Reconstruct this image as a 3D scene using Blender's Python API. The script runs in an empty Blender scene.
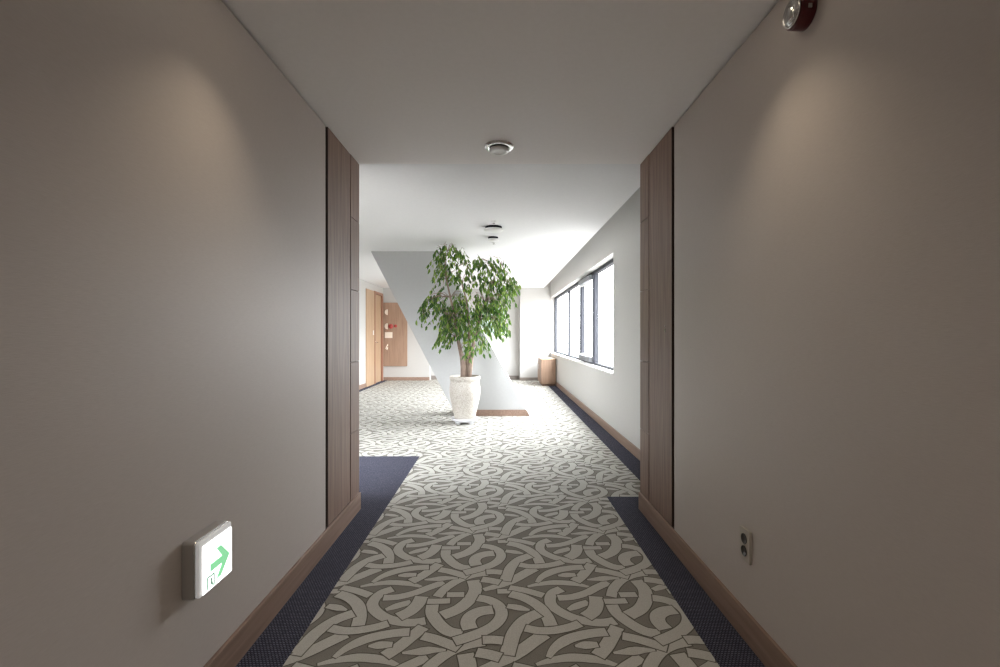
import bpy, math, random
from mathutils import Vector, Matrix
PI = math.pi
SC = bpy.context.scene
COL = SC.collection

# ---------------------------------------------------------------- camera
cam_d = bpy.data.cameras.new('camera')
cam = bpy.data.objects.new('camera', cam_d); COL.objects.link(cam)
cam.location = (0, 0, 1.21); cam.rotation_euler = (PI/2, 0, 0)
cam_d.sensor_width = 36; cam_d.lens = 16.56
cam_d.shift_x = 0.001; cam_d.shift_y = 0.0015
cam_d.clip_start = 0.05; cam_d.clip_end = 100
SC.camera = cam

# ---------------------------------------------------------------- world, light, exposure
w = bpy.data.worlds.new('overcast_sky'); SC.world = w; w.use_nodes = True
bg = w.node_tree.nodes['Background']
bg.inputs[1].default_value = 14
_n = w.node_tree.nodes; _l = w.node_tree.links
_tc = _n.new('ShaderNodeTexCoord'); _sx = _n.new('ShaderNodeSeparateXYZ'); _mr = _n.new('ShaderNodeMapRange'); _rp = _n.new('ShaderNodeValToRGB')
_l.new(_tc.outputs['Generated'], _sx.inputs[0]); _l.new(_sx.outputs['Z'], _mr.inputs[0])
_mr.inputs[1].default_value = -.05; _mr.inputs[2].default_value = .45
_l.new(_mr.outputs[0], _rp.inputs[0]); _e = _rp.color_ramp.elements      # pale ground below the horizon, bright overcast above
_e[0].position = 0; _e[0].color = (.24, .24, .235, 1); _e[1].position = 1; _e[1].color = (1.2, 1.25, 1.3, 1)
_x = _e.new(.16); _x.color = (.50, .51, .52, 1)
_x = _e.new(.45); _x.color = (.95, .98, 1.0, 1)
_l.new(_rp.outputs[0], bg.inputs[0])
SC.view_settings.view_transform = 'Standard'; SC.view_settings.look = 'None'
SC.view_settings.gamma = 1; SC.view_settings.use_curve_mapping = False
SC.view_settings.exposure = 0.82
SC.cycles.max_bounces = 10; SC.cycles.diffuse_bounces = 8; SC.cycles.transparent_max_bounces = 12
SC.cycles.sample_clamp_indirect = 8; SC.cycles.filter_width = 1.4
pl = bpy.data.lights.new('window_portal', 'AREA'); pl.shape = 'RECTANGLE'; pl.size = 1.5; pl.size_y = 6.8
pl.cycles.is_portal = True
po = bpy.data.objects.new('window_portal', pl); COL.objects.link(po)
po.location = (1.56, 8.9, 1.465); po.rotation_euler = (0, PI/2, 0)      # faces -X, into the room

pl2 = bpy.data.lights.new('window_portal', 'AREA'); pl2.shape = 'RECTANGLE'; pl2.size = 1.62; pl2.size_y = 1.62
pl2.cycles.is_portal = True
po2 = bpy.data.objects.new('window_portal', pl2); COL.objects.link(po2)
po2.location = (-2.12, 2.97, 1.44); po2.rotation_euler = (PI/2, 0, PI)   # faces +Y, into the room through the added window

# ---------------------------------------------------------------- materials
def mat(name, col=(.8, .8, .8), rough=.6, metal=0, spec=.5):
    m = bpy.data.materials.new(name); m.use_nodes = True
    b = m.node_tree.nodes['Principled BSDF']
    b.inputs['Base Color'].default_value = (*col, 1); b.inputs['Roughness'].default_value = rough
    b.inputs['Metallic'].default_value = metal; b.inputs['Specular IOR Level'].default_value = spec
    return m
def textured(name, c1, c2, scale=(1, 1, 1), nscale=5, detail=4, rough=.6, bump=0, bdist=.002, lo=.3, hi=.7, spec=.5, metal=0, distort=0):
    m = mat(name, c1, rough, metal, spec); nt = m.node_tree; N = nt.nodes; L = nt.links
    b = N['Principled BSDF']
    tc = N.new('ShaderNodeTexCoord'); mp = N.new('ShaderNodeMapping'); mp.inputs['Scale'].default_value = scale
    L.new(tc.outputs['Object'], mp.inputs[0])
    nz = N.new('ShaderNodeTexNoise'); nz.inputs['Scale'].default_value = nscale; nz.inputs['Detail'].default_value = detail
    nz.inputs['Distortion'].default_value = distort
    L.new(mp.outputs[0], nz.inputs['Vector'])
    rp = N.new('ShaderNodeValToRGB'); e = rp.color_ramp.elements
    e[0].position = lo; e[0].color = (*c1, 1); e[1].position = hi; e[1].color = (*c2, 1)
    L.new(nz.outputs['Fac'], rp.inputs[0]); L.new(rp.outputs[0], b.inputs['Base Color'])
    if bump:
        bp = N.new('ShaderNodeBump'); bp.inputs['Strength'].default_value = bump; bp.inputs['Distance'].default_value = bdist
        L.new(nz.outputs['Fac'], bp.inputs['Height']); L.new(bp.outputs[0], b.inputs['Normal'])
    return m
def wood(name, c1, c2, rough=.4, spec=.5, vertical=True):
    sc = (14, 14, .7) if vertical else (14, .7, 14)
    return textured(name, c1, c2, sc, 3.2, 6, rough, .15, .001, .3, .72, spec, distort=.6)

M = {}
M['wallpaper'] = textured('linen_wallpaper', (.52, .465, .43), (.585, .53, .495), (1, 5, 110), 8, 5, .47, .22, .002, .25, .75)
M['wallpaper_v'] = M['wallpaper']
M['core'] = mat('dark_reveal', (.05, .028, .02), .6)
M['walnut'] = wood('walnut_veneer', (.185, .112, .083), (.29, .19, .145), .5, .4)
M['walnut_base'] = wood('walnut_baseboard', (.24, .155, .115), (.34, .23, .175), .45, vertical=False)
M['oak'] = wood('oak_veneer', (.38, .25, .155), (.50, .35, .23), .4)
M['oak_dark'] = wood('reddish_frame', (.28, .13, .085), (.36, .19, .12), .4)
M['oak_panel'] = wood('oak_panel', (.30, .19, .13), (.42, .28, .20), .45)
M['grey_base'] = textured('grey_brown_baseboard', (.20, .17, .15), (.25, .22, .195), (1, 1, 6), 4, 3, .45)
M['ceiling'] = textured('ceiling_paint', (.82, .79, .775), (.84, .81, .795), (1, 1, 1), 40, 3, .85, .1, .001)
M['ceiling_lobby'] = textured('lobby_ceiling_paint', (.76, .76, .77), (.78, .78, .79), (1, 1, 1), 40, 3, .85, .1, .001)
M['wall_white'] = textured('lobby_wallpaper', (.51, .50, .485), (.55, .54, .525), (1, 4, 60), 6, 4, .6, .2, .001)
M['slab_white'] = textured('partition_paint', (.455, .457, .46), (.47, .472, .475), (1, 1, 1), 30, 3, .7, .1, .001)
M['reveal_white'] = mat('reveal_paint', (.82, .81, .78), .6)
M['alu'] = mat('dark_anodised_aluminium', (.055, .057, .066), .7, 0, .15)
M['alu_light'] = mat('grey_hardware', (.22, .225, .24), .6, 0, .2)
M['alu_dark'] = mat('gasket_grey', (.02, .02, .028), .7, 0, .1)
M['chrome'] = mat('satin_chrome', (.75, .75, .75), .18, 1)
M['steel'] = mat('satin_steel', (.50, .48, .46), .4, .5)
M['white_pl'] = mat('white_plastic', (.78, .78, .77), .35)
M['beige_pl'] = mat('beige_plastic', (.50, .46, .40), .35)
M['dark_pl'] = mat('dark_plastic', (.05, .045, .04), .4)
M['red_pl'] = mat('dark_red_plastic', (.10, .008, .012), .35)
M['red'] = mat('red_enamel', (.42, .06, .055), .45)
M['cream'] = mat('cream_plastic', (.85, .76, .66), .5)
M['soil'] = textured('potting_soil', (.03, .02, .014), (.08, .055, .04), (1, 1, 1), 60, 4, .9, .8, .01)
M['ceramic_white'] = mat('white_glazed_plastic', (.80, .80, .83), .3)

def speckled(name):
    m = textured(name, (.36, .31, .25), (.60, .57, .53), (1, 1, 1), 85, 8, .5, .4, .004, .30, .60)
    return m
M['pot'] = speckled('speckled_stone_glaze')
M['bark'] = textured('smooth_bark', (.23, .16, .125), (.36, .27, .22), (1, 1, .25), 60, 4, .8, .5, .004)
def leafmat():
    m = mat('leaf_green', (.1, .2, .05), .4); nt = m.node_tree; N = nt.nodes; L = nt.links
    b = N['Principled BSDF']
    g = N.new('ShaderNodeNewGeometry'); rp = N.new('ShaderNodeValToRGB'); e = rp.color_ramp.elements
    e[0].color = (.055, .13, .035, 1); e[1].color = (.30, .44, .08, 1)
    e.new(.55).color = (.13, .25, .05, 1)
    L.new(g.outputs['Random Per Island'], rp.inputs[0]); L.new(rp.outputs[0], b.inputs['Base Color'])
    t = N.new('ShaderNodeBsdfTranslucent'); mx = N.new('ShaderNodeMixShader'); mx.inputs[0].default_value = .45
    L.new(rp.outputs[0], t.inputs[0]); L.new(b.outputs[0], mx.inputs[1]); L.new(t.outputs[0], mx.inputs[2])
    L.new(mx.outputs[0], N['Material Output'].inputs[0])
    return m
M['leaf'] = leafmat()
def clear(name, fac=.06, tint=(1, 1, 1), rough=.02):
    m = bpy.data.materials.new(name); m.use_nodes = True; nt = m.node_tree; N = nt.nodes; L = nt.links
    N.remove(N['Principled BSDF'])
    t = N.new('ShaderNodeBsdfTransparent'); t.inputs[0].default_value = (*tint, 1)
    g = N.new('ShaderNodeBsdfGlossy'); g.inputs['Roughness'].default_value = rough
    mx = N.new('ShaderNodeMixShader'); mx.inputs[0].default_value = fac
    L.new(t.outputs[0], mx.inputs[1]); L.new(g.outputs[0], mx.inputs[2]); L.new(mx.outputs[0], N['Material Output'].inputs[0])
    return m
M['glass'] = clear('window_glass'); M['lens'] = clear('clear_lens', .35, (.9, .9, .9), .08)
def emit(name, col, s):
    m = mat(name, col, .4); b = m.node_tree.nodes['Principled BSDF']
    b.inputs['Emission Color'].default_value = (*col, 1); b.inputs['Emission Strength'].default_value = s
    return m
M['cover'] = emit('lit_translucent_cover', (.9, .9, .9), .12)
M['sign_white'] = emit('lit_sign_white', (1, 1, .99), 1.3)
M['sign_green'] = emit('lit_sign_green', (.30, .80, .42), .38)
M['sign_pale'] = emit('lit_sign_pale_green', (.30, .52, .40), .22)
M['lamp'] = emit('lamp_diffuser', (1, .86, .66), 6)

def pile(name, c1, c2):
    return textured(name, c1, c2, (1, 1, 1), 300, 3, .95, .6, .003, .3, .7, .15)
M['pile_base'] = pile('carpet_ground_pile', (.20, .188, .163), (.30, .284, .252))
M['pile_line'] = pile('carpet_outline_pile', (.115, .105, .085), (.16, .148, .12))
M['pile_light'] = pile('carpet_ribbon_pile', (.48, .465, .425), (.61, .598, .555))
def navy():
    m = mat('navy_loop_pile', (.03, .03, .05), .9, 0, .2); nt = m.node_tree; N = nt.nodes; L = nt.links
    b = N['Principled BSDF']; tc = N.new('ShaderNodeTexCoord')
    br = N.new('ShaderNodeTexBrick'); br.inputs['Scale'].default_value = 1
    br.inputs['Brick Width'].default_value = .013; br.inputs['Row Height'].default_value = .010
    br.inputs['Mortar Size'].default_value = .0030; br.inputs['Mortar Smooth'].default_value = .6
    br.inputs['Color1'].default_value = (.10, .105, .15, 1); br.inputs['Color2'].default_value = (.16, .16, .215, 1)
    br.inputs['Mortar'].default_value = (.022, .022, .036, 1)
    L.new(tc.outputs['Object'], br.inputs[0]); L.new(br.outputs[0], b.inputs['Base Color'])
    bp = N.new('ShaderNodeBump'); bp.inputs['Strength'].default_value = .6; bp.inputs['Distance'].default_value = .003; bp.invert = True
    L.new(br.outputs['Fac'], bp.inputs['Height']); L.new(bp.outputs[0], b.inputs['Normal'])
    return m
M['navy'] = navy()
def print_mat():
    m = textured('green_print', (.10, .20, .09), (.62, .74, .66), (1, 1, 1), 7, 3, .5, lo=.35, hi=.62)
    return m
M['print'] = print_mat()

# ---------------------------------------------------------------- mesh helpers
class MB:
    def __init__(s): s.v = []; s.f = []; s.m = []; s.sm = []
    def add(s, vs, fs, mi=0, smooth=False):
        n = len(s.v); s.v += [tuple(p) for p in vs]
        for f in fs: s.f.append(tuple(i+n for i in f)); s.m.append(mi); s.sm.append(smooth)
        return s
    def box(s, x0, x1, y0, y1, z0, z1, mi=0):
        vs = [(x0,y0,z0),(x1,y0,z0),(x1,y1,z0),(x0,y1,z0),(x0,y0,z1),(x1,y0,z1),(x1,y1,z1),(x0,y1,z1)]
        return s.add(vs, [(0,3,2,1),(4,5,6,7),(0,1,5,4),(1,2,6,5),(2,3,7,6),(3,0,4,7)], mi)
    def prism(s, pts, axis, a, b, mi=0):
        """polygon pts (2D) extruded along axis from a to b; 2D order: x->(y,z) y->(x,z) z->(x,y)"""
        def P(p, t):
            return {'x': (t, p[0], p[1]), 'y': (p[0], t, p[1]), 'z': (p[0], p[1], t)}[axis]
        n = len(pts); vs = [P(p, a) for p in pts] + [P(p, b) for p in pts]
        fs = [tuple(range(n)), tuple(range(2*n-1, n-1, -1))] + [(i, i+n, (i+1) % n+n, (i+1) % n) for i in range(n)]
        return s.add(vs, fs, mi)
    def lathe(s, prof, c=(0,0,0), axis='z', n=40, mi=0, smooth=True):
        """prof: list of (r, h) along axis"""
        vs = []; fs = []
        for r, h in prof:
            for k in range(n):
                a = 2*PI*k/n; u, v = r*math.cos(a), r*math.sin(a)
                p = {'z': (u, v, h), 'x': (h, u, v), 'y': (u, h, v)}[axis]
                vs.append((p[0]+c[0], p[1]+c[1], p[2]+c[2]))
        m = len(prof)
        for i in range(m-1):
            for k in range(n):
                k2 = (k+1) % n
                fs.append((i*n+k, i*n+k2, (i+1)*n+k2, (i+1)*n+k))
        s.add(vs, fs, mi, smooth)
        base = len(s.v)-len(vs)
        for i in (0, m-1):
            if prof[i][0] > 1e-5: s.f.append(tuple(base+i*n+k for k in range(n))); s.m.append(mi); s.sm.append(False)
        return s
    def tube(s, pts, rad, n=8, mi=0):
        pts = [Vector(p) for p in pts]
        if not isinstance(rad, (list, tuple)): rad = [rad]*len(pts)
        vs = []; fs = []; ref = Vector((0.13, 1, 0.21)).normalized()
        for i, p in enumerate(pts):
            t = (pts[min(i+1, len(pts)-1)]-pts[max(i-1, 0)]).normalized()
            a = t.cross(ref)
            if a.length < 1e-3: a = t.cross(Vector((1, 0, 0)))
            a.normalize(); b = t.cross(a)
            for k in range(n):
                q = 2*PI*k/n; vs.append(p+(a*math.cos(q)+b*math.sin(q))*rad[i])
        for i in range(len(pts)-1):
            for k in range(n):
                k2 = (k+1) % n; fs.append((i*n+k, i*n+k2, (i+1)*n+k2, (i+1)*n+k))
        fs.append(tuple(range(n))[::-1]); fs.append(tuple((len(pts)-1)*n+k for k in range(n)))
        return s.add(vs, fs, mi, True)
    def build(s, name, mats, parent=None, bevel=0, fix=True):
        me = bpy.data.meshes.new(name); me.from_pydata(s.v, [], s.f)
        if not isinstance(mats, (list, tuple)): mats = [mats]
        for m in mats: me.materials.append(m)
        me.polygons.foreach_set('material_index', s.m); me.polygons.foreach_set('use_smooth', s.sm)
        me.update()
        if fix:
            import bmesh
            b = bmesh.new(); b.from_mesh(me); bmesh.ops.recalc_face_normals(b, faces=b.faces); b.to_mesh(me); b.free()
        o = bpy.data.objects.new(name, me); COL.objects.link(o)
        if parent is not None:
            o.parent = parent; o.location = [-c for c in parent.location] if parent.type == 'EMPTY' and parent.rotation_euler.z == 0 else (0, 0, 0)
        if bevel:
            bv = o.modifiers.new('bevel', 'BEVEL'); bv.width = bevel; bv.segments = 2; bv.limit_method = 'ANGLE'
        return o
def tag(o, label=None, cat=None, group=None, kind=None):
    if label: o['label'] = label
    if cat: o['category'] = cat
    if group: o['group'] = group
    if kind: o['kind'] = kind
    return o
def struct(o, label=None):
    o['kind'] = 'structure'
    if label: o['label'] = label
    return o
def empty(name, loc, label, cat, group=None):
    o = bpy.data.objects.new(name, None); COL.objects.link(o); o.location = loc; o.empty_display_size = .1
    return tag(o, label, cat, group)
def sem(name, loc, label):
    o = bpy.data.objects.new(name, None); COL.objects.link(o); o.location = loc; return struct(o, label)

# dimensions of the place (metres)
XL, XR = -.975, .985          # corridor walls
HC, HL = 2.40, 2.46           # corridor / lobby ceiling
YE = 3.20                     # corridor end
LX0, LX1 = -3.09, 1.367       # lobby side walls

# ---------------------------------------------------------------- floor
H, F = 1.21, 460.0
PX, PY = .664*H, .00094*F*H   # repeat of the carpet pattern
def fl(px, py):
    d = py-335.0
    return ((px-499)/d*H, F*H/d)
PIECES = [
 # (frame x0, width, centreline); frame y0 567, 6.67 px per px
 (380, .043, [(80,148),(12,172),(-36,215),(-50,262),(-8,312),(60,348),(150,368),(230,370),(296,360)]),
 (380, .036, [(-125,130),(-50,116),(60,104),(160,108),(230,120),(285,136)], (.35, .35)),
 (380, .038, [(28,206),(120,200),(230,174),(330,136),(422,104)]),
 (380, .036, [(44,284),(120,258),(200,236)], (.5, .9)),
 (380, .052, [(130,330),(200,296),(250,250),(278,200)]),
 (380, .034, [(322,229),(390,229),(462,226)]),
 (380, .040, [(385,196),(440,140),(530,86),(620,56),(712,42)]),
 (380, .046, [(350,256),(348,310),(390,376),(455,428),(540,446)]),
 (380, .052, [(622,92),(636,150),(600,215),(525,278),(420,322)]),
 (380, .034, [(452,186),(556,184)]),
 (380, .046, [(285,404),(215,462),(130,530),(38,590)]),
 (290, .042, [(300,600),(390,535),(520,478),(667,446),(790,434)], (.4, 1)),
 (290, .036, [(530,528),(600,522),(676,518)], (.3, .7)),
 (380, .040, [(290,462),(370,482),(450,512),(522,540)]),
 (380, .036, [(155,574),(250,566),(340,556),(432,556)], (.25, .25)),
 (470, .044, [(-98,496),(-10,468),(90,430),(170,382),(210,320),(192,260),(130,222),(58,208)]),
 (470, .052, [(146,286),(72,296),(10,325),(-14,368),(0,412)]),
 (470, .048, [(96,152),(200,122),(300,80),(370,42),(428,12)], (.5, 1)),
 (470, .032, [(188,164),(282,162)]),
 (470, .036, [(268,140),(370,158),(484,190)]),
 (470, .046, [(272,182),(360,206),(450,256),(510,325),(540,390)]),
 (470, .034, [(254,262),(320,272),(392,288)], (.8, .3)),
 (470, .048, [(452,312),(365,355),(300,430),(270,510),(248,584)]),
 (470, .038, [(374,410),(460,426),(560,424),(667,402),(728,380)]),
 (470, .040, [(92,488),(150,486),(212,492)]),
 (470, .042, [(50,572),(120,584),(196,604)]),
]
def spline(p, seg=7):
    if len(p) == 2: return [tuple(p[0]), ((p[0][0]+p[1][0])/2, (p[0][1]+p[1][1])/2), tuple(p[1])]
    q = [p[0]]+list(p)+[p[-1]]; out = []
    for i in range(1, len(q)-2):
        for k in range(seg):
            t = k/seg; a, b, c, d = q[i-1:i+3]
            out.append(tuple(.5*((2*b[j])+(-a[j]+c[j])*t+(2*a[j]-5*b[j]+4*c[j]-d[j])*t*t+(-a[j]+3*b[j]-3*c[j]+d[j])*t**3) for j in (0, 1)))
    out.append(tuple(p[-1])); return out
CURVES = []
for x0, wd, pts, *tp in PIECES:
    wp = [fl(x0+cx/6.67, 567+cy/6.67) for cx, cy in pts]
    CURVES.append((wd*H, spline(wp), tp[0] if tp else (1, 1)))
def strip(mb, pts, w, z, mi, ext, dx, dy, tp):
    pts = [Vector((p[0]+dx, p[1]+dy)) for p in pts]
    d0 = (pts[0]-pts[1]).normalized(); d1 = (pts[-1]-pts[-2]).normalized()
    pts = [pts[0]+d0*ext]+pts[1:-1]+[pts[-1]+d1*ext]
    vs = []; n = len(pts)
    for i, p in enumerate(pts):
        t = (pts[min(i+1, n-1)]-pts[max(i-1, 0)]).normalized(); u = i/(n-1); tw = min(1, tp[0]+(1-tp[0])*u/.4, tp[1]+(1-tp[1])*(1-u)/.4); nn = Vector((-t.y, t.x))*(w*tw/2)
        vs += [(p.x+nn.x, p.y+nn.y, z), (p.x-nn.x, p.y-nn.y, z)]
    fs = [(2*i, 2*i+1, 2*i+3, 2*i+2) for i in range(n-1)]
    mb.add(vs, fs, mi)
mb = MB(); mb.box(-3.4, 1.6, -3.0, 12.9, -.08, 0, 0)
mid = (CURVES[0][1][0][0], CURVES[0][1][0][1])
for i in range(-5, 4):
    for j in range(-9, 24):
        for q, (wd, pts, tp) in enumerate(CURVES):
            cx = sum(p[0] for p in pts)/len(pts)+i*PX; cy = sum(p[1] for p in pts)/len(pts)+j*PY
            if cx < -3.2 or cx > 1.5 or cy < -1 or cy > 12.7: continue
            if cy < 3.3 and abs(cx) > 1.0: continue
            if cy < 4.3 and cx < -1.05: continue
            strip(mb, pts, wd+.010, .0004+q*.00004, 1, .009, i*PX, j*PY, tp)
            strip(mb, pts, wd, .00042+q*.00004, 2, .004, i*PX, j*PY, tp)
floor = struct(mb.build('floor', [M['pile_base'], M['pile_line'], M['pile_light']], fix=False), 'grey patterned carpet with interlaced beige ribbons')
def border(poly, name='carpet_border'):
    b = MB(); b.prism(poly, 'z', 0, .0024)
    o = b.build(name, M['navy'], floor); o['label'] = 'navy woven border strip'; return o
border([(XL+.0, -3), (-.79, -3), (-.79, 4.58), (-3.09, 4.58), (-3.09, 3.2), (XL, 3.2)])
border([(.805, -3), (XR, -3), (XR, 3.2), (LX1, 3.2), (LX1, 3.436), (.805, 3.436)])
border([(1.17, 3.436), (LX1, 3.436), (LX1, 12.2), (1.17, 12.2)])
border([(-3.09, 4.58), (-2.96, 4.58), (-2.96, 12.25), (-3.09, 12.25)])

# ---------------------------------------------------------------- shell
struct(MB().box(-1.2, 1.2, -3.0, YE, HC, HC+.3).build('ceiling', M['ceiling']), 'smooth grey corridor ceiling')
c2 = MB().box(-3.4, 1.19, YE, 12.9, HL, HL+.3)
c2.box(1.19, 1.7, YE, 12.9, 2.66, 2.76)
struct(c2.build('ceiling', M['ceiling_lobby']), 'white lobby ceiling beyond the corridor')
# corridor walls: finish slab in front of a dark core that shows in the shadow gaps
def corridor_wall(name, s, X):
    m = MB()
    a, b = (X-.225, X-.015) if s < 0 else (X+.015, X+.225)
    m.box(a, b, -3.0, YE-.016, 0, HC, 1)
    a, b = (X-.015, X) if s < 0 else (X, X+.015)
    m.box(a, b, -3.0, 2.585, 0, HC-.014, 0)
    return struct(m.build(name, [M['wallpaper'], M['core']]), 'beige linen papered corridor wall')
corridor_wall('wall_left', -1, XL); corridor_wall('wall_right', 1, XR)
struct(MB().box(-1.2, 1.21, -3.2, -3.0, 0, HC+.1).build('wall_back', M['wallpaper']))
# baseboards of the corridor
def base_prof(mb, a, b, y0, y1, h=.118):
    mb.box(a, b, y0, y1, 0, h)
bl = MB(); base_prof(bl, XL, -.960, -3.0, 3.185); bl.box(-1.2, -.960, 3.185, 3.20, 0, .118)
struct(bl.build('baseboard_left', M['walnut_base'], bevel=.002))
br = MB(); base_prof(br, .970, XR, -3.0, 3.185); br.box(.970, 1.21, 3.185, 3.20, 0, .118)
struct(br.build('baseboard_right', M['walnut_base'], bevel=.002))

# wood cladding at the corridor mouth
def cladding(X, s, label, latch):
    t = empty('wood_wall_panel', (X, 2.9, .118), label, 'wall panel')
    a, b = sorted((X, X-.0148*(-s)))
    a, b = (X-.0148, X) if s < 0 else (X, X+.0148)
    y0 = 2.625
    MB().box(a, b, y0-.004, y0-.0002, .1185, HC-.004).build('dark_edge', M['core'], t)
    MB().box(a, b, y0, 3.018, .1185, HC-.004).build('main_panel', M['walnut'], t, bevel=.0015)
    js = [.1185, .56, 1.03, 1.51, 1.987, HC-.004]
    for i in range(5):
        z0, z1 = js[i]+(.002 if i else 0), js[i+1]-(.002 if i < 4 else 0)
        if s < 0: poly = [(X-.0148, 3.0195), (X+.003, 3.0195), (X+.003, YE), (X-.225, YE), (X-.225, YE-.0155), (X-.0148, YE-.0155)]
        else: poly = [(X+.0148, 3.0195), (X-.003, 3.0195), (X-.003, YE), (X+.225, YE), (X+.225, YE-.0155), (X+.0148, YE-.0155)]
        MB().prism(poly, 'z', z0, z1).build('corner_strip', M['walnut'], t, bevel=.001)
    if latch:
        m = MB(); m.lathe([(.004, X), (.004, X-.004), (.0001, X-.005)], (0, 2.722, 1.262), 'x', 12)
        m.box(X-.003, X, 2.718, 2.728, 1.225, 1.248)
        m.build('latch', M['chrome'], t)['label'] = 'small bright metal latch'
    return t
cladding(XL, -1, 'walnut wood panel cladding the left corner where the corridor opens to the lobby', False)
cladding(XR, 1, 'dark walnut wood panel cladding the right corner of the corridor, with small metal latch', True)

# lobby walls
wl = MB()
wl.box(-3.3, LX0, 3.0, 11.42, 0, HL); wl.box(-3.3, LX0, 11.42, 12.10, 2.25, HL); wl.box(-3.3, LX0, 12.10, 12.9, 0, HL)
struct(wl.build('wall_lobby_left', M['wall_white']), 'white lobby wall on the left')
BX0, BX1, BZ0, BZ1 = -2.92, -1.32, .65, 2.24
wb = MB(); wb.box(-3.3, BX0, 3.0, YE, 0, HL); wb.box(BX1, -1.2, 3.0, YE, 0, HL); wb.box(BX0, BX1, 3.0, YE, 0, BZ0); wb.box(BX0, BX1, 3.0, YE, BZ1, HL)
struct(wb.build('wall_lobby_back', M['wall_white']), 'lobby wall left of the corridor mouth with an added window')
struct(MB().box(LX0, -1.85, 12.25, 12.9, 0, HL).build('wall_far_left', M['wall_white']), 'white far wall segment behind the fire panel')
wf = MB(); wf.box(-1.85, .56, 12.5, 12.9, 0, HL)
struct(wf.build('wall_far', M['wall_white']), 'white far wall of the lobby')
struct(MB().box(.56, LX1, 12.2, 12.9, 0, 2.66).build('wall_far_pier', M['wall_white']), 'white projecting pier in the far right corner')
WY0, WY1, WZ0, WZ1 = 5.5, 12.18, .735, 2.20
wr = MB(); X2 = 1.62
wr.box(LX1, X2, YE, WY0, 0, 2.66); wr.box(LX1, X2, WY0, WY1, 0, WZ0); wr.box(LX1, X2, WY0, WY1, WZ1, 2.66); wr.box(LX1, X2, WY1, 12.9, 0, 2.66)
wr.box(XR+.225, X2, YE-.2, YE, 0, 2.66)
struct(wr.build('wall_lobby_right', M['wall_white']), 'pale window wall of the lobby')
struct(MB().box(1.352, LX1, YE+.001, 12.2, 0, .10).build('baseboard_lobby_right', M['walnut_base'], bevel=.002))
m = MB(); m.box(LX0, LX0+.015, 3.21, 10.62, 0, .10)
struct(m.build('baseboard_lobby_left', M['walnut_base'], bevel=.002))
struct(MB().box(LX0+.02, -1.85, 12.235, 12.25, 0, .09).build('baseboard_far', M['walnut_base'], bevel=.002))
struct(MB().box(-1.84, .54, 12.485, 12.5, 0, .11).build('baseboard_far', M['grey_base'], bevel=.002))
m = MB().box(.545, 1.35, 12.185, 12.2, 0, .085); m.box(.545, .56, 12.2, 12.485, 0, .085)
struct(m.build('baseboard_pier', M['grey_base'], bevel=.002))

# window
win = sem('window_1', (1.47, 8.8, WZ0), 'long aluminium window band of four panes')
f = MB(); A, B = 1.465, 1.535
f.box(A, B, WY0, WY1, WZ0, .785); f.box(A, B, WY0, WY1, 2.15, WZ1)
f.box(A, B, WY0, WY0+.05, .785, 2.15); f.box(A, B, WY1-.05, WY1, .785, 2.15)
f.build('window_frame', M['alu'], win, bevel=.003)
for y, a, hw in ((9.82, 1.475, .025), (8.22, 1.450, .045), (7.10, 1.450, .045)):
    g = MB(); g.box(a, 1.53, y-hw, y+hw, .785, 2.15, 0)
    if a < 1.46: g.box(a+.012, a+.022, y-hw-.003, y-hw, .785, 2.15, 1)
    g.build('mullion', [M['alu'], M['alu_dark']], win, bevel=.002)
ys = [WY0+.05, 7.055, 7.145, 8.175, 8.265, 9.795, 9.845, WY1-.05]
for i in range(4):
    MB().box(1.497, 1.503, ys[2*i], ys[2*i+1], .785, 2.15).build('pane', M['glass'], win)
MB().box(1.352, 1.4649, WY0+.001, WY1-.001, WZ0, WZ0+.018).build('sill', M['reveal_white'], win, bevel=.003)
for z0, z1, zz in ((2.075, 2.15, 2.06), (.785, .865, .88)):
    g = MB(); g.box(1.40, 1.464, 7.17, 8.12, z0, z1, 0)
    g.tube([(1.425, 7.17+.05+.85*t/8, zz+(.018 if zz < 1 else -.018)*math.sin(PI*t/8)) for t in range(9)], .012, 8, 1)
    g.build('sash_operator', [M['alu_light'], M['white_pl']], win, bevel=.004)

fill_win = sem('fill_window', (-2.12, 3.06, BZ0), 'unseen square aluminium window added left of the corridor mouth to light the lobby')  # out of view; added to light the partition and the lobby
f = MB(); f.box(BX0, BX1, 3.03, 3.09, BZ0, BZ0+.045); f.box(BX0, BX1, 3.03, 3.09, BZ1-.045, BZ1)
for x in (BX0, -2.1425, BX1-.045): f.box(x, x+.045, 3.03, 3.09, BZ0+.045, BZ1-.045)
f.build('window_frame', M['alu'], fill_win, bevel=.003)
for x0, x1 in ((BX0+.045, -2.1425), (-2.0975, BX1-.045)): MB().box(x0, x1, 3.057, 3.063, BZ0+.045, BZ1-.045).build('pane', M['glass'], fill_win)
MB().box(BX0+.001, BX1-.001, 3.0905, YE+.012, BZ0, BZ0+.018).build('sill', M['reveal_white'], fill_win, bevel=.003)

# slanted partition
YS = 6.87
par = MB(); par.prism([(-.642, 0), (.4525, 0), (-.883, HL), (-1.915, HL)], 'y', YS, YS+.45)
part = struct(par.build('wall_partition', M['slab_white'], bevel=.003), 'white leaning parallelogram partition from floor to ceiling')
def sx(z, x0, x1): return x0+(x1-x0)*z/HL
pb = MB(); zb = .095
pb.prism([(-.642-.004, 0), (.4525+.006, 0), (sx(zb, .4525, -.883)+.006, zb), (sx(zb, -.642, -1.915)-.004, zb)], 'y', YS-.01, YS)
pb.build('partition_baseboard', M['walnut_base'], part)

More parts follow.
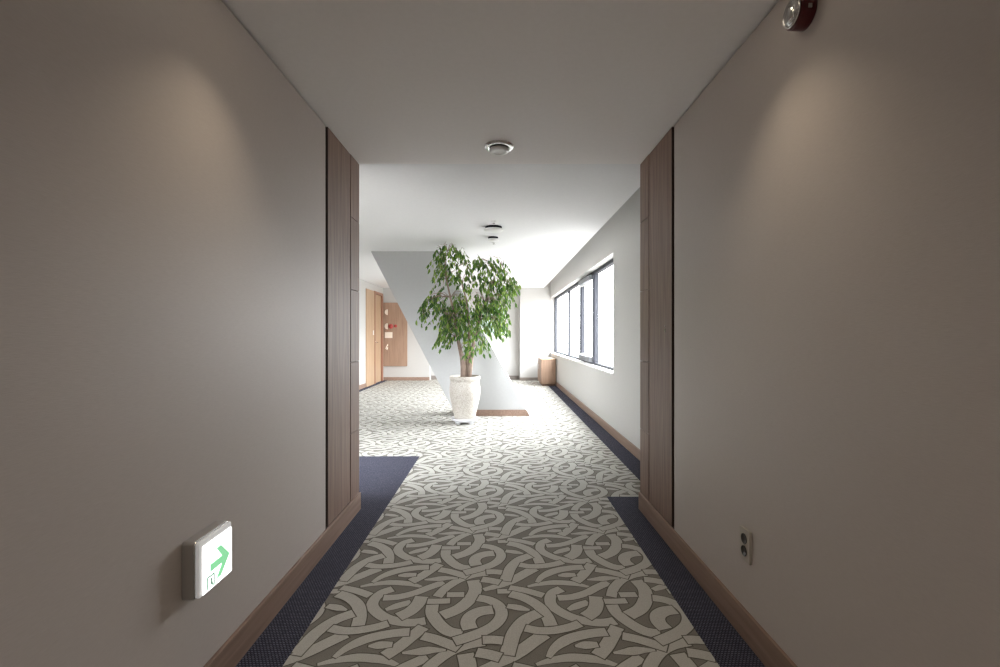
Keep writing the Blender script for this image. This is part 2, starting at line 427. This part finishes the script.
# left lobby door with its flush side panel
d = sem('door_1', (LX0, 11.4, 0), 'oak door with reddish frame on the left lobby wall')
MB().box(LX0, LX0+.02, 10.66, 11.34, 0, 2.29).build('side_panel', M['oak'], d, bevel=.002)
fr = MB(); fr.box(LX0-.10, LX0+.03, 11.345, 11.424, 0, 2.30); fr.box(LX0-.10, LX0+.03, 12.092, 12.175, 0, 2.30); fr.box(LX0-.10, LX0+.03, 11.424, 12.092, 2.235, 2.30)
fr.build('door_frame', M['oak_dark'], d, bevel=.003)
lf = MB().box(LX0-.06, LX0-.015, 11.426, 12.090, .005, 2.233).build('door_leaf', M['oak'], d)
MB().tube([(LX0-.015, 11.50, 1.02), (LX0+.035, 11.50, 1.02), (LX0+.035, 11.61, 1.02)], .009, 8).build('door_handle', M['chrome'], d)
MB().box(LX0+.02, LX0+.028, 11.20, 11.27, 1.21, 1.32).build('switch_plate', M['white_pl'], d, bevel=.002)

# fire hose cabinet on the far wall
hc = empty('fire_cabinet', (-2.76, 12.25, .38), 'oak faced fire equipment panel with red bell on far left wall', 'cabinet')
MB().box(-3.07, -2.437, 12.215, 12.2488, .38, 2.07).build('panel', M['oak_panel'], hc, bevel=.003)
def yd(mb, x, z, prof, mi=0): mb.lathe([(r, 12.215-h) for r, h in prof], (x, 0, z), 'y', 28, mi)
def half(x, z, r, nm):
    m = MB(); pts = [(x, z-r)]+[(x-r*math.cos(a), z+r*math.sin(a)) for a in [(-PI/2+PI*k/10) for k in range(11)]]+[(x, z+r)]
    m.prism(pts[1:-1], 'y', 12.19, 12.215); m.build(nm, M['cream'], hc)['label'] = 'cream half-round plate'
half(-2.955, 1.815, .075, 'half_round_plate'); half(-2.955, 1.44, .08, 'half_round_plate')
b = MB(); yd(b, -2.87, 1.44, [(.062, 0), (.062, .025), (.05, .045), (.02, .055), (.0001, .055)])
b.build('alarm_bell', M['red'], hc)['label'] = 'round red alarm bell'
b = MB(); yd(b, -2.745, 1.45, [(.04, 0), (.04, .02), (.0001, .035)])
b.build('call_button', M['red'], hc)['label'] = 'small red call button'
MB().box(-3.03, -2.83, 12.205, 12.215, 1.13, 1.285).build('notice_plate', M['cream'], hc, bevel=.002)['label'] = 'blank cream plate'
b = MB(); b.tube([(-2.95, 12.20, 0.95), (-2.98, 12.19, .90), (-3.00, 12.19, .85), (-2.965, 12.19, .82), (-2.955, 12.2, .88)], .014, 8)
b.box(-2.965, -2.945, 12.19, 12.215, .93, .97)
b.build('hook', M['cream'], hc)['label'] = 'cream hook'

# framed picture
pf = empty('framed_picture', (-.2, 12.5, 1.15), 'white framed green picture on the far wall behind the plant', 'picture')
g = MB(); x0, x1, z0, z1 = -.56, .185, 1.145, 2.0; t = .045
g.box(x0, x1, 12.465, 12.499, z0, z0+t); g.box(x0, x1, 12.465, 12.499, z1-t, z1); g.box(x0, x0+t, 12.465, 12.499, z0+t, z1-t); g.box(x1-t, x1, 12.465, 12.499, z0+t, z1-t)
g.build('frame', M['reveal_white'], pf, bevel=.003)
MB().box(x0+t, x1-t, 12.48, 12.495, z0+t, z1-t).build('print', M['print'], pf)

# low cabinet under the window
cb = empty('low_cabinet', (1.18, 11.4, 0), 'low oak cabinet in the far right corner below the window', 'cabinet')
MB().box(1.01, 1.345, 10.915, 11.84, .05, .615).build('body', M['oak_panel'], cb, bevel=.002)
MB().box(1.03, 1.335, 10.94, 11.82, 0, .05).build('plinth', M['walnut'], cb)
MB().box(.995, 1.348, 10.90, 11.85, .615, .645).build('top_board', M['oak'], cb, bevel=.003)
for k in range(2):
    y = 10.93+k*.455
    dd = MB().box(.997, 1.0095, y, y+.445, .06, .585).build('door', M['oak_panel'], cb, bevel=.002)
    hy = y+.38 if k == 0 else y+.065
    hk = MB(); hk.tube([(.997, hy, .38), (.98, hy, .38), (.98, hy, .48), (.997, hy, .48)], .005, 8)
    hk.build('handle', M['steel'], dd)
    dd.children[0].location = (0, 0, 0)

# ---------------------------------------------------------------- potted plant and its stand
PXc, PYc = -.469, 6.33
st = empty('plant_stand', (PXc, PYc, 0), 'white footed saucer under the plant pot', 'plant stand')
s_ = MB(); s_.lathe([(.0001, .042), (.150, .042), (.165, .048), (.183, .078), (.188, .078), (.180, .045), (.155, .034), (.0001, .034)][::-1], (PXc, PYc, 0), 'z', 48)
s_.build('saucer', M['ceramic_white'], st)
for k in range(4):
    a = PI/4+k*PI/2; cx, cy = PXc+.125*math.cos(a), PYc+.125*math.sin(a)
    MB().lathe([(.030, 0), (.042, .0345)], (cx, cy, 0), 'z', 20).build('foot', M['ceramic_white'], st)
pt = empty('potted_tree', (PXc, PYc, .043), 'leafy green indoor tree with three stems in speckled stone urn before the slanted partition', 'potted plant')
prof = [(.130, .0435), (.138, .06), (.152, .12), (.175, .22), (.202, .34), (.214, .42), (.213, .48), (.203, .545), (.196, .575), (.200, .588), (.206, .60), (.211, .615), (.211, .64), (.205, .648), (.190, .648), (.184, .63), (.182, .60), (.182, .56)]
p = MB(); p.lathe([(.0001, .0435)]+prof+[(.0001, .56)], (PXc, PYc, 0), 'z', 56); p.build('pot', M['pot'], pt)
MB().lathe([(.180, .561), (.180, .615), (.12, .625), (.0001, .628)], (PXc, PYc, 0), 'z', 40).build('soil', M['soil'], pt)
random.seed(11)
def W(px, py, dy=0):
    k = 6.33/F; return Vector(((px-499)*k, PYc+dy, 1.21+(335-py)*k))
stems = [
 ([(464.0,379,0),(464.0,368,0),(463,360,-.01),(460.5,350,-.03),(458,338,-.05),(455,318,-.08),(451,298,-.08),(447,280,-.1),(446,262,-.08),(448,252,-.05)], [.050,.050,.040,.028,.024,.018,.014,.010,.006,.003]),
 ([(466.5,379,.02),(467,365,.03),(468,355,.05),(469,340,.08),(468,320,.12),(466,300,.12),(461,282,.10),(457,266,.08),(459,252,.06)], [.052,.048,.032,.020,.016,.013,.009,.006,.003]),
 ([(468.0,379,0),(470,365,-.01),(472,354,-.02),(474,340,-.03),(479,320,.0),(485,302,.05),(491,286,.06),(496,272,.06),(503,266,.06)], [.046,.040,.028,.020,.016,.012,.009,.006,.003]),
]
tr = MB()
nodes = []
for pts, rd in stems:
    pp = [W(*q) for q in pts]; tr.tube(pp, rd, 10); nodes += pp[3:]
tr.build('trunk', M['bark'], pt)
clusters = [(444,251,8,4,8),(459,252,7,4,7),(438,258,3,5,3),(484,263,8,5,8),(498,266,9,5,9),(511,279,5,6,6),(446,268,7,7,7),(456,272,9,9,9),
 (474,278,14,11,13),(495,283,12,12,16),(507,292,6,8,8),(428,305,4,5,4),(428,316,4,6,5),(432,300,5,4,4),(441,296,6,10,9),(446,314,8,12,15),(458,306,10,14,18),
 (470,306,12,14,15),(485,310,13,15,24),(498,310,9,15,19),(500,324,8,7,9),(478,330,10,9,11),(449,333,8,6,8),(442,338,4,6,4),(470,345,8,8,6),(483,342,6,7,4),(464,326,10,9,10),(452,322,8,8,9)]
bt = MB(); lm = MB()
def leaf(mb, p, d, nrm, L, wd):
    d = d.normalized(); s = d.cross(nrm)
    if s.length < 1e-3: s = d.cross(Vector((1, 0, 0)))
    s.normalize(); n = s.cross(d)
    c = n*(-.10*L)
    vs = [p, p+d*L*.35+s*wd*.5+n*.06*L, p+d*L*.35+c*.2, p+d*L*.35-s*wd*.5+n*.06*L,
          p+d*L*.72+s*wd*.34+c*.5, p+d*L*.72+c, p+d*L*.72-s*wd*.34+c*.5, p+d*L+c*2.0]
    mb.add(vs, [(0,1,2),(0,2,3),(1,4,5,2),(2,5,6,3),(4,7,5),(5,7,6)], 0, True)
for cx, cy, rx, ry, n in clusters:
    for k in range(int(n*1.5)):
        while True:
            u, v = random.uniform(-1, 1), random.uniform(-1, 1)
            if u*u+v*v < 1: break
        ex = max(0, 1-((cx-468)/48)**2)
        dy = random.uniform(-.40, .28)*(.35+.65*ex)
        p = W(cx+u*rx, cy-3+v*ry, dy)
        if p.z > 2.42: p.z = 2.42
        if k % 2 == 0:
            nb = min(nodes, key=lambda q: (q-p).length+max(0, q.z-p.z)*1.2)
            if (nb-p).length > .08:
                mid_ = (nb+p)/2+Vector((0, 0, .05)); bt.tube([nb, mid_, p], [.004, .003, .002], 5)
        out = Vector((p.x-PXc+random.uniform(-.6, .6), dy+random.uniform(-.5, .5), random.uniform(-.2, .2))).normalized()
        side = Vector((-out.y, out.x, 0)).normalized()
        L = random.uniform(.12, .20); m_ = random.randint(3, 4); pts = []
        for i in range(m_+1):
            t = i/m_; pts.append(p+out*L*.75*(t-.4)+Vector((0, 0, -.16*t**1.5*L/.2)))
        bt.tube(pts, .0015, 4)
        for i in range(1, m_+1):
            for sg in (-1, 1):
                dd = (side*sg*random.uniform(.2, .7)+out*random.uniform(0, .4)+Vector((0, 0, -random.uniform(.8, 1.6))))
                leaf(lm, pts[i], dd, Vector((random.uniform(-1, 1), random.uniform(-1, .6), random.uniform(-.1, .5))), random.uniform(.055, .09), random.uniform(.022, .034))
        leaf(lm, pts[-1], out*.3+Vector((0, 0, -1)), Vector((random.uniform(-1, 1), -.6, .3)), .08, .032)
bt.build('branches', M['bark'], pt); lm.build('foliage', M['leaf'], pt, fix=False)

# ---------------------------------------------------------------- illuminated exit sign on the left wall
es = empty('exit_sign', (XL, 1.50, .48), 'lit white exit sign box with green arrow low on left wall', 'exit sign')
y0, y1, z0, z1 = 1.412, 1.594, .391, .571
def rrect(y0, y1, z0, z1, r, n=5):
    pts = []
    for cy, cz, a0 in ((y1-r, z1-r, 0), (y0+r, z1-r, PI/2), (y0+r, z0+r, PI), (y1-r, z0+r, 3*PI/2)):
        for k in range(n+1):
            a = a0+k*PI/2/n; pts.append((cy+r*math.cos(a), cz+r*math.sin(a)))
    return pts
MB().prism(rrect(y0, y1, z0, z1, .010), 'x', XL+.0005, XL+.036).build('housing', M['steel'], es, bevel=.002)
MB().prism(rrect(y0+.002, y1-.002, z0+.002, z1-.002, .010), 'x', XL+.036, XL+.040).build('rim', M['chrome'], es, bevel=.002)
MB().prism(rrect(y0+.006, y1-.004, z0+.004, z1-.004, .006), 'x', XL+.040, XL+.050).build('cover', M['cover'], es, bevel=.002)
MB().prism(rrect(y0+.022, y1-.006, z0+.006, z1-.022, .003), 'x', XL+.050, XL+.0525).build('lit_panel', M['sign_white'], es)
xa, xb = XL+.0530, XL+.0540
cy, cz = 1.508, .465
# arrow: flat shaft with two slanted barbs, tip towards the lobby
ar = MB(); ar.prism([(1.468, cz-.012), (1.548, cz-.012), (1.548, cz+.012), (1.468, cz+.012)], 'x', xa, xb)
ar.prism([(1.573, cz), (1.525, cz+.050), (1.500, cz+.050), (1.540, cz)], 'x', xa, xb+.0001)
ar.prism([(1.573, cz), (1.540, cz), (1.500, cz-.050), (1.525, cz-.050)], 'x', xa, xb+.0001)
ar.build('arrow', M['sign_green'], es)['label'] = 'green right-pointing arrow'
pg = MB()
pg.box(xa, xb, 1.440, 1.4455, .405, .443); pg.box(xa, xb, 1.4735, 1.479, .405, .443); pg.box(xa, xb, 1.440, 1.479, .4395, .445)
pg.lathe([(.0045, xa), (.0045, xb)], (0, 1.462, .430), 'x', 12)
pg.prism([(1.456, .424), (1.466, .426), (1.469, .416), (1.473, .407), (1.469, .406), (1.463, .414), (1.456, .406), (1.452, .407), (1.459, .416)], 'x', xa, xb)
for q, (x_, y_, z_) in enumerate(pg.v): pg.v[q] = (x_, y_+.012, z_-.002)
pg.build('pictogram', M['sign_pale'], es)['label'] = 'pale green running figure in doorway'

# ---------------------------------------------------------------- wall outlet on the right wall
wo = empty('wall_outlet', (XR, 1.824, .378), 'beige double power outlet low on right wall', 'outlet')
MB().prism(rrect(1.788, 1.862, .3135, .442, .004), 'x', XR-.012, XR-.0003).build('plate', M['beige_pl'], wo, bevel=.002)
for z in (.402, .354):
    m = MB(); m.lathe([(.0205, XR-.0121), (.0205, XR-.0145), (.018, XR-.0145), (.017, XR-.0125), (.0001, XR-.0125)], (0, 1.826, z), 'x', 28, 0)
    so = m.build('socket', M['dark_pl'], wo); so['label'] = 'dark round socket'
    h_ = MB()
    for yy in (-.0095, .0095): h_.lathe([(.0024, XR-.0126), (.0024, XR-.0132)], (0, 1.826+yy, z), 'x', 10)
    q = h_.build('socket_hole', M['core'], so); q.location = (0, 0, 0)

# ---------------------------------------------------------------- fire alarm strobe on the right wall
fa = empty('fire_alarm_light', (XR, 1.471, 2.237), 'dark red round fire alarm light with clear lens high on right wall', 'fire alarm')
c = (0, 1.471, 2.239)
MB().lathe([(.049, XR), (.049, XR-.010), (.048, XR-.042), (.046, XR-.045), (.041, XR-.045)], c, 'x', 48).build('housing', M['red_pl'], fa)
MB().lathe([(.0415, XR-.045), (.0435, XR-.049), (.0415, XR-.053), (.039, XR-.0485)], c, 'x', 48).build('rim', M['chrome'], fa)
MB().lathe([(.038, XR-.047), (.037, XR-.052), (.031, XR-.058), (.020, XR-.062), (.0001, XR-.064)], c, 'x', 40).build('lens', M['lens'], fa)
m = MB(); m.lathe([(.024, XR-.0452), (.016, XR-.052), (.0001, XR-.052)], c, 'x', 24); m.build('reflector', M['chrome'], fa)
MB().tube([(XR-.055, 1.471, 2.222), (XR-.055, 1.471, 2.256)], .004, 8).build('flash_tube', M['white_pl'], fa)
MB().box(XR-.028, XR-.017, 1.421, 1.4245, 2.224, 2.236).build('side_clip', M['steel'], fa)

# ---------------------------------------------------------------- ceiling fixtures
def ring_det(x, y, R):
    t = empty('ceiling_detector', (x, y, HC), 'round chrome-ringed detector on the corridor ceiling near its end', 'ceiling detector')
    MB().lathe([(R, HC), (R, HC-.004), (R*.93, HC-.013), (R*.74, HC-.017), (R*.64, HC-.012), (R*.62, HC-.001)], (x, y, 0), 'z', 48).build('ring', M['chrome'], t)
    MB().lathe([(R*.60, HC), (R*.60, HC-.018), (R*.0001, HC-.018)], (x, y, 0), 'z', 40).build('neck', M['dark_pl'], t)
    MB().lathe([(R*.63, HC-.019), (R*.66, HC-.027), (R*.60, HC-.036), (R*.40, HC-.040), (R*.36, HC-.036), (.0001, HC-.036)], (x, y, 0), 'z', 40).build('cover', M['white_pl'], t)
    return t
ring_det(0, 2.90, .094)
def drum_det(x, y, R, lab):
    t = empty('ceiling_detector', (x, y, HL), lab, 'ceiling detector')
    MB().lathe([(R*.86, HL), (R*.84, HL-.024), (.0001, HL-.024)], (x, y, 0), 'z', 40).build('mount', M['alu_dark'], t)
    MB().lathe([(R*.9, HL-.0241), (R, HL-.030), (R*.96, HL-.045), (R*.6, HL-.054), (.0001, HL-.055)], (x, y, 0), 'z', 40).build('cover', M['white_pl'], t)
drum_det(-.063, 5.32, .112, 'larger round white detector on the lobby ceiling, nearer of two')
drum_det(-.075, 5.88, .075, 'small round white detector on the lobby ceiling behind the larger one')
for x, y, lab in ((-.055, 5.05, 'tiny white sprinkler head in front of the larger lobby detector'), (-.068, 6.20, 'tiny white sprinkler head behind the small lobby detector')):
    t = empty('sprinkler_head', (x, y, HL), lab, 'sprinkler')
    MB().lathe([(.034, HL), (.032, HL-.005), (.014, HL-.007), (.010, HL-.02), (.0001, HL-.021)], (x, y, 0), 'z', 28).build('escutcheon', M['white_pl'], t)
    MB().lathe([(.016, HL-.0215), (.018, HL-.0255), (.0001, HL-.0265)], (x, y, 0), 'z', 20).build('deflector', M['chrome'], t)
for x, y, en, lab in ((-.68, 1.57, 7, 'round recessed downlight in the corridor ceiling beside the left wall'), (.70, 1.57, 7, 'round recessed downlight in the corridor ceiling beside the right wall'),
   (0, -.9, 28, 'unseen round fill downlight added in the corridor ceiling behind the camera')):  # last one is unseen, added behind the camera to fill the corridor
    t = empty('downlight', (x, y, HC), lab, 'downlight')
    MB().lathe([(.058, HC), (.056, HC-.003), (.044, HC-.0035), (.043, HC-.0005)], (x, y, 0), 'z', 36).build('trim_ring', M['white_pl'], t)
    MB().lathe([(.042, HC-.0002), (.040, HC-.0015), (.0001, HC-.0018)], (x, y, 0), 'z', 36).build('diffuser', M['lamp'], t)
    L = bpy.data.lights.new('downlight_beam', 'SPOT'); L.energy = en; L.color = (1, .84, .62) if en < 10 else (1, .93, .86); L.spot_size = math.radians(95 if en < 10 else 150); L.spot_blend = .9; L.shadow_soft_size = .03
    lo = bpy.data.objects.new('downlight_beam', L); COL.objects.link(lo); lo.parent = t; lo.location = (0, -.05, -.012)
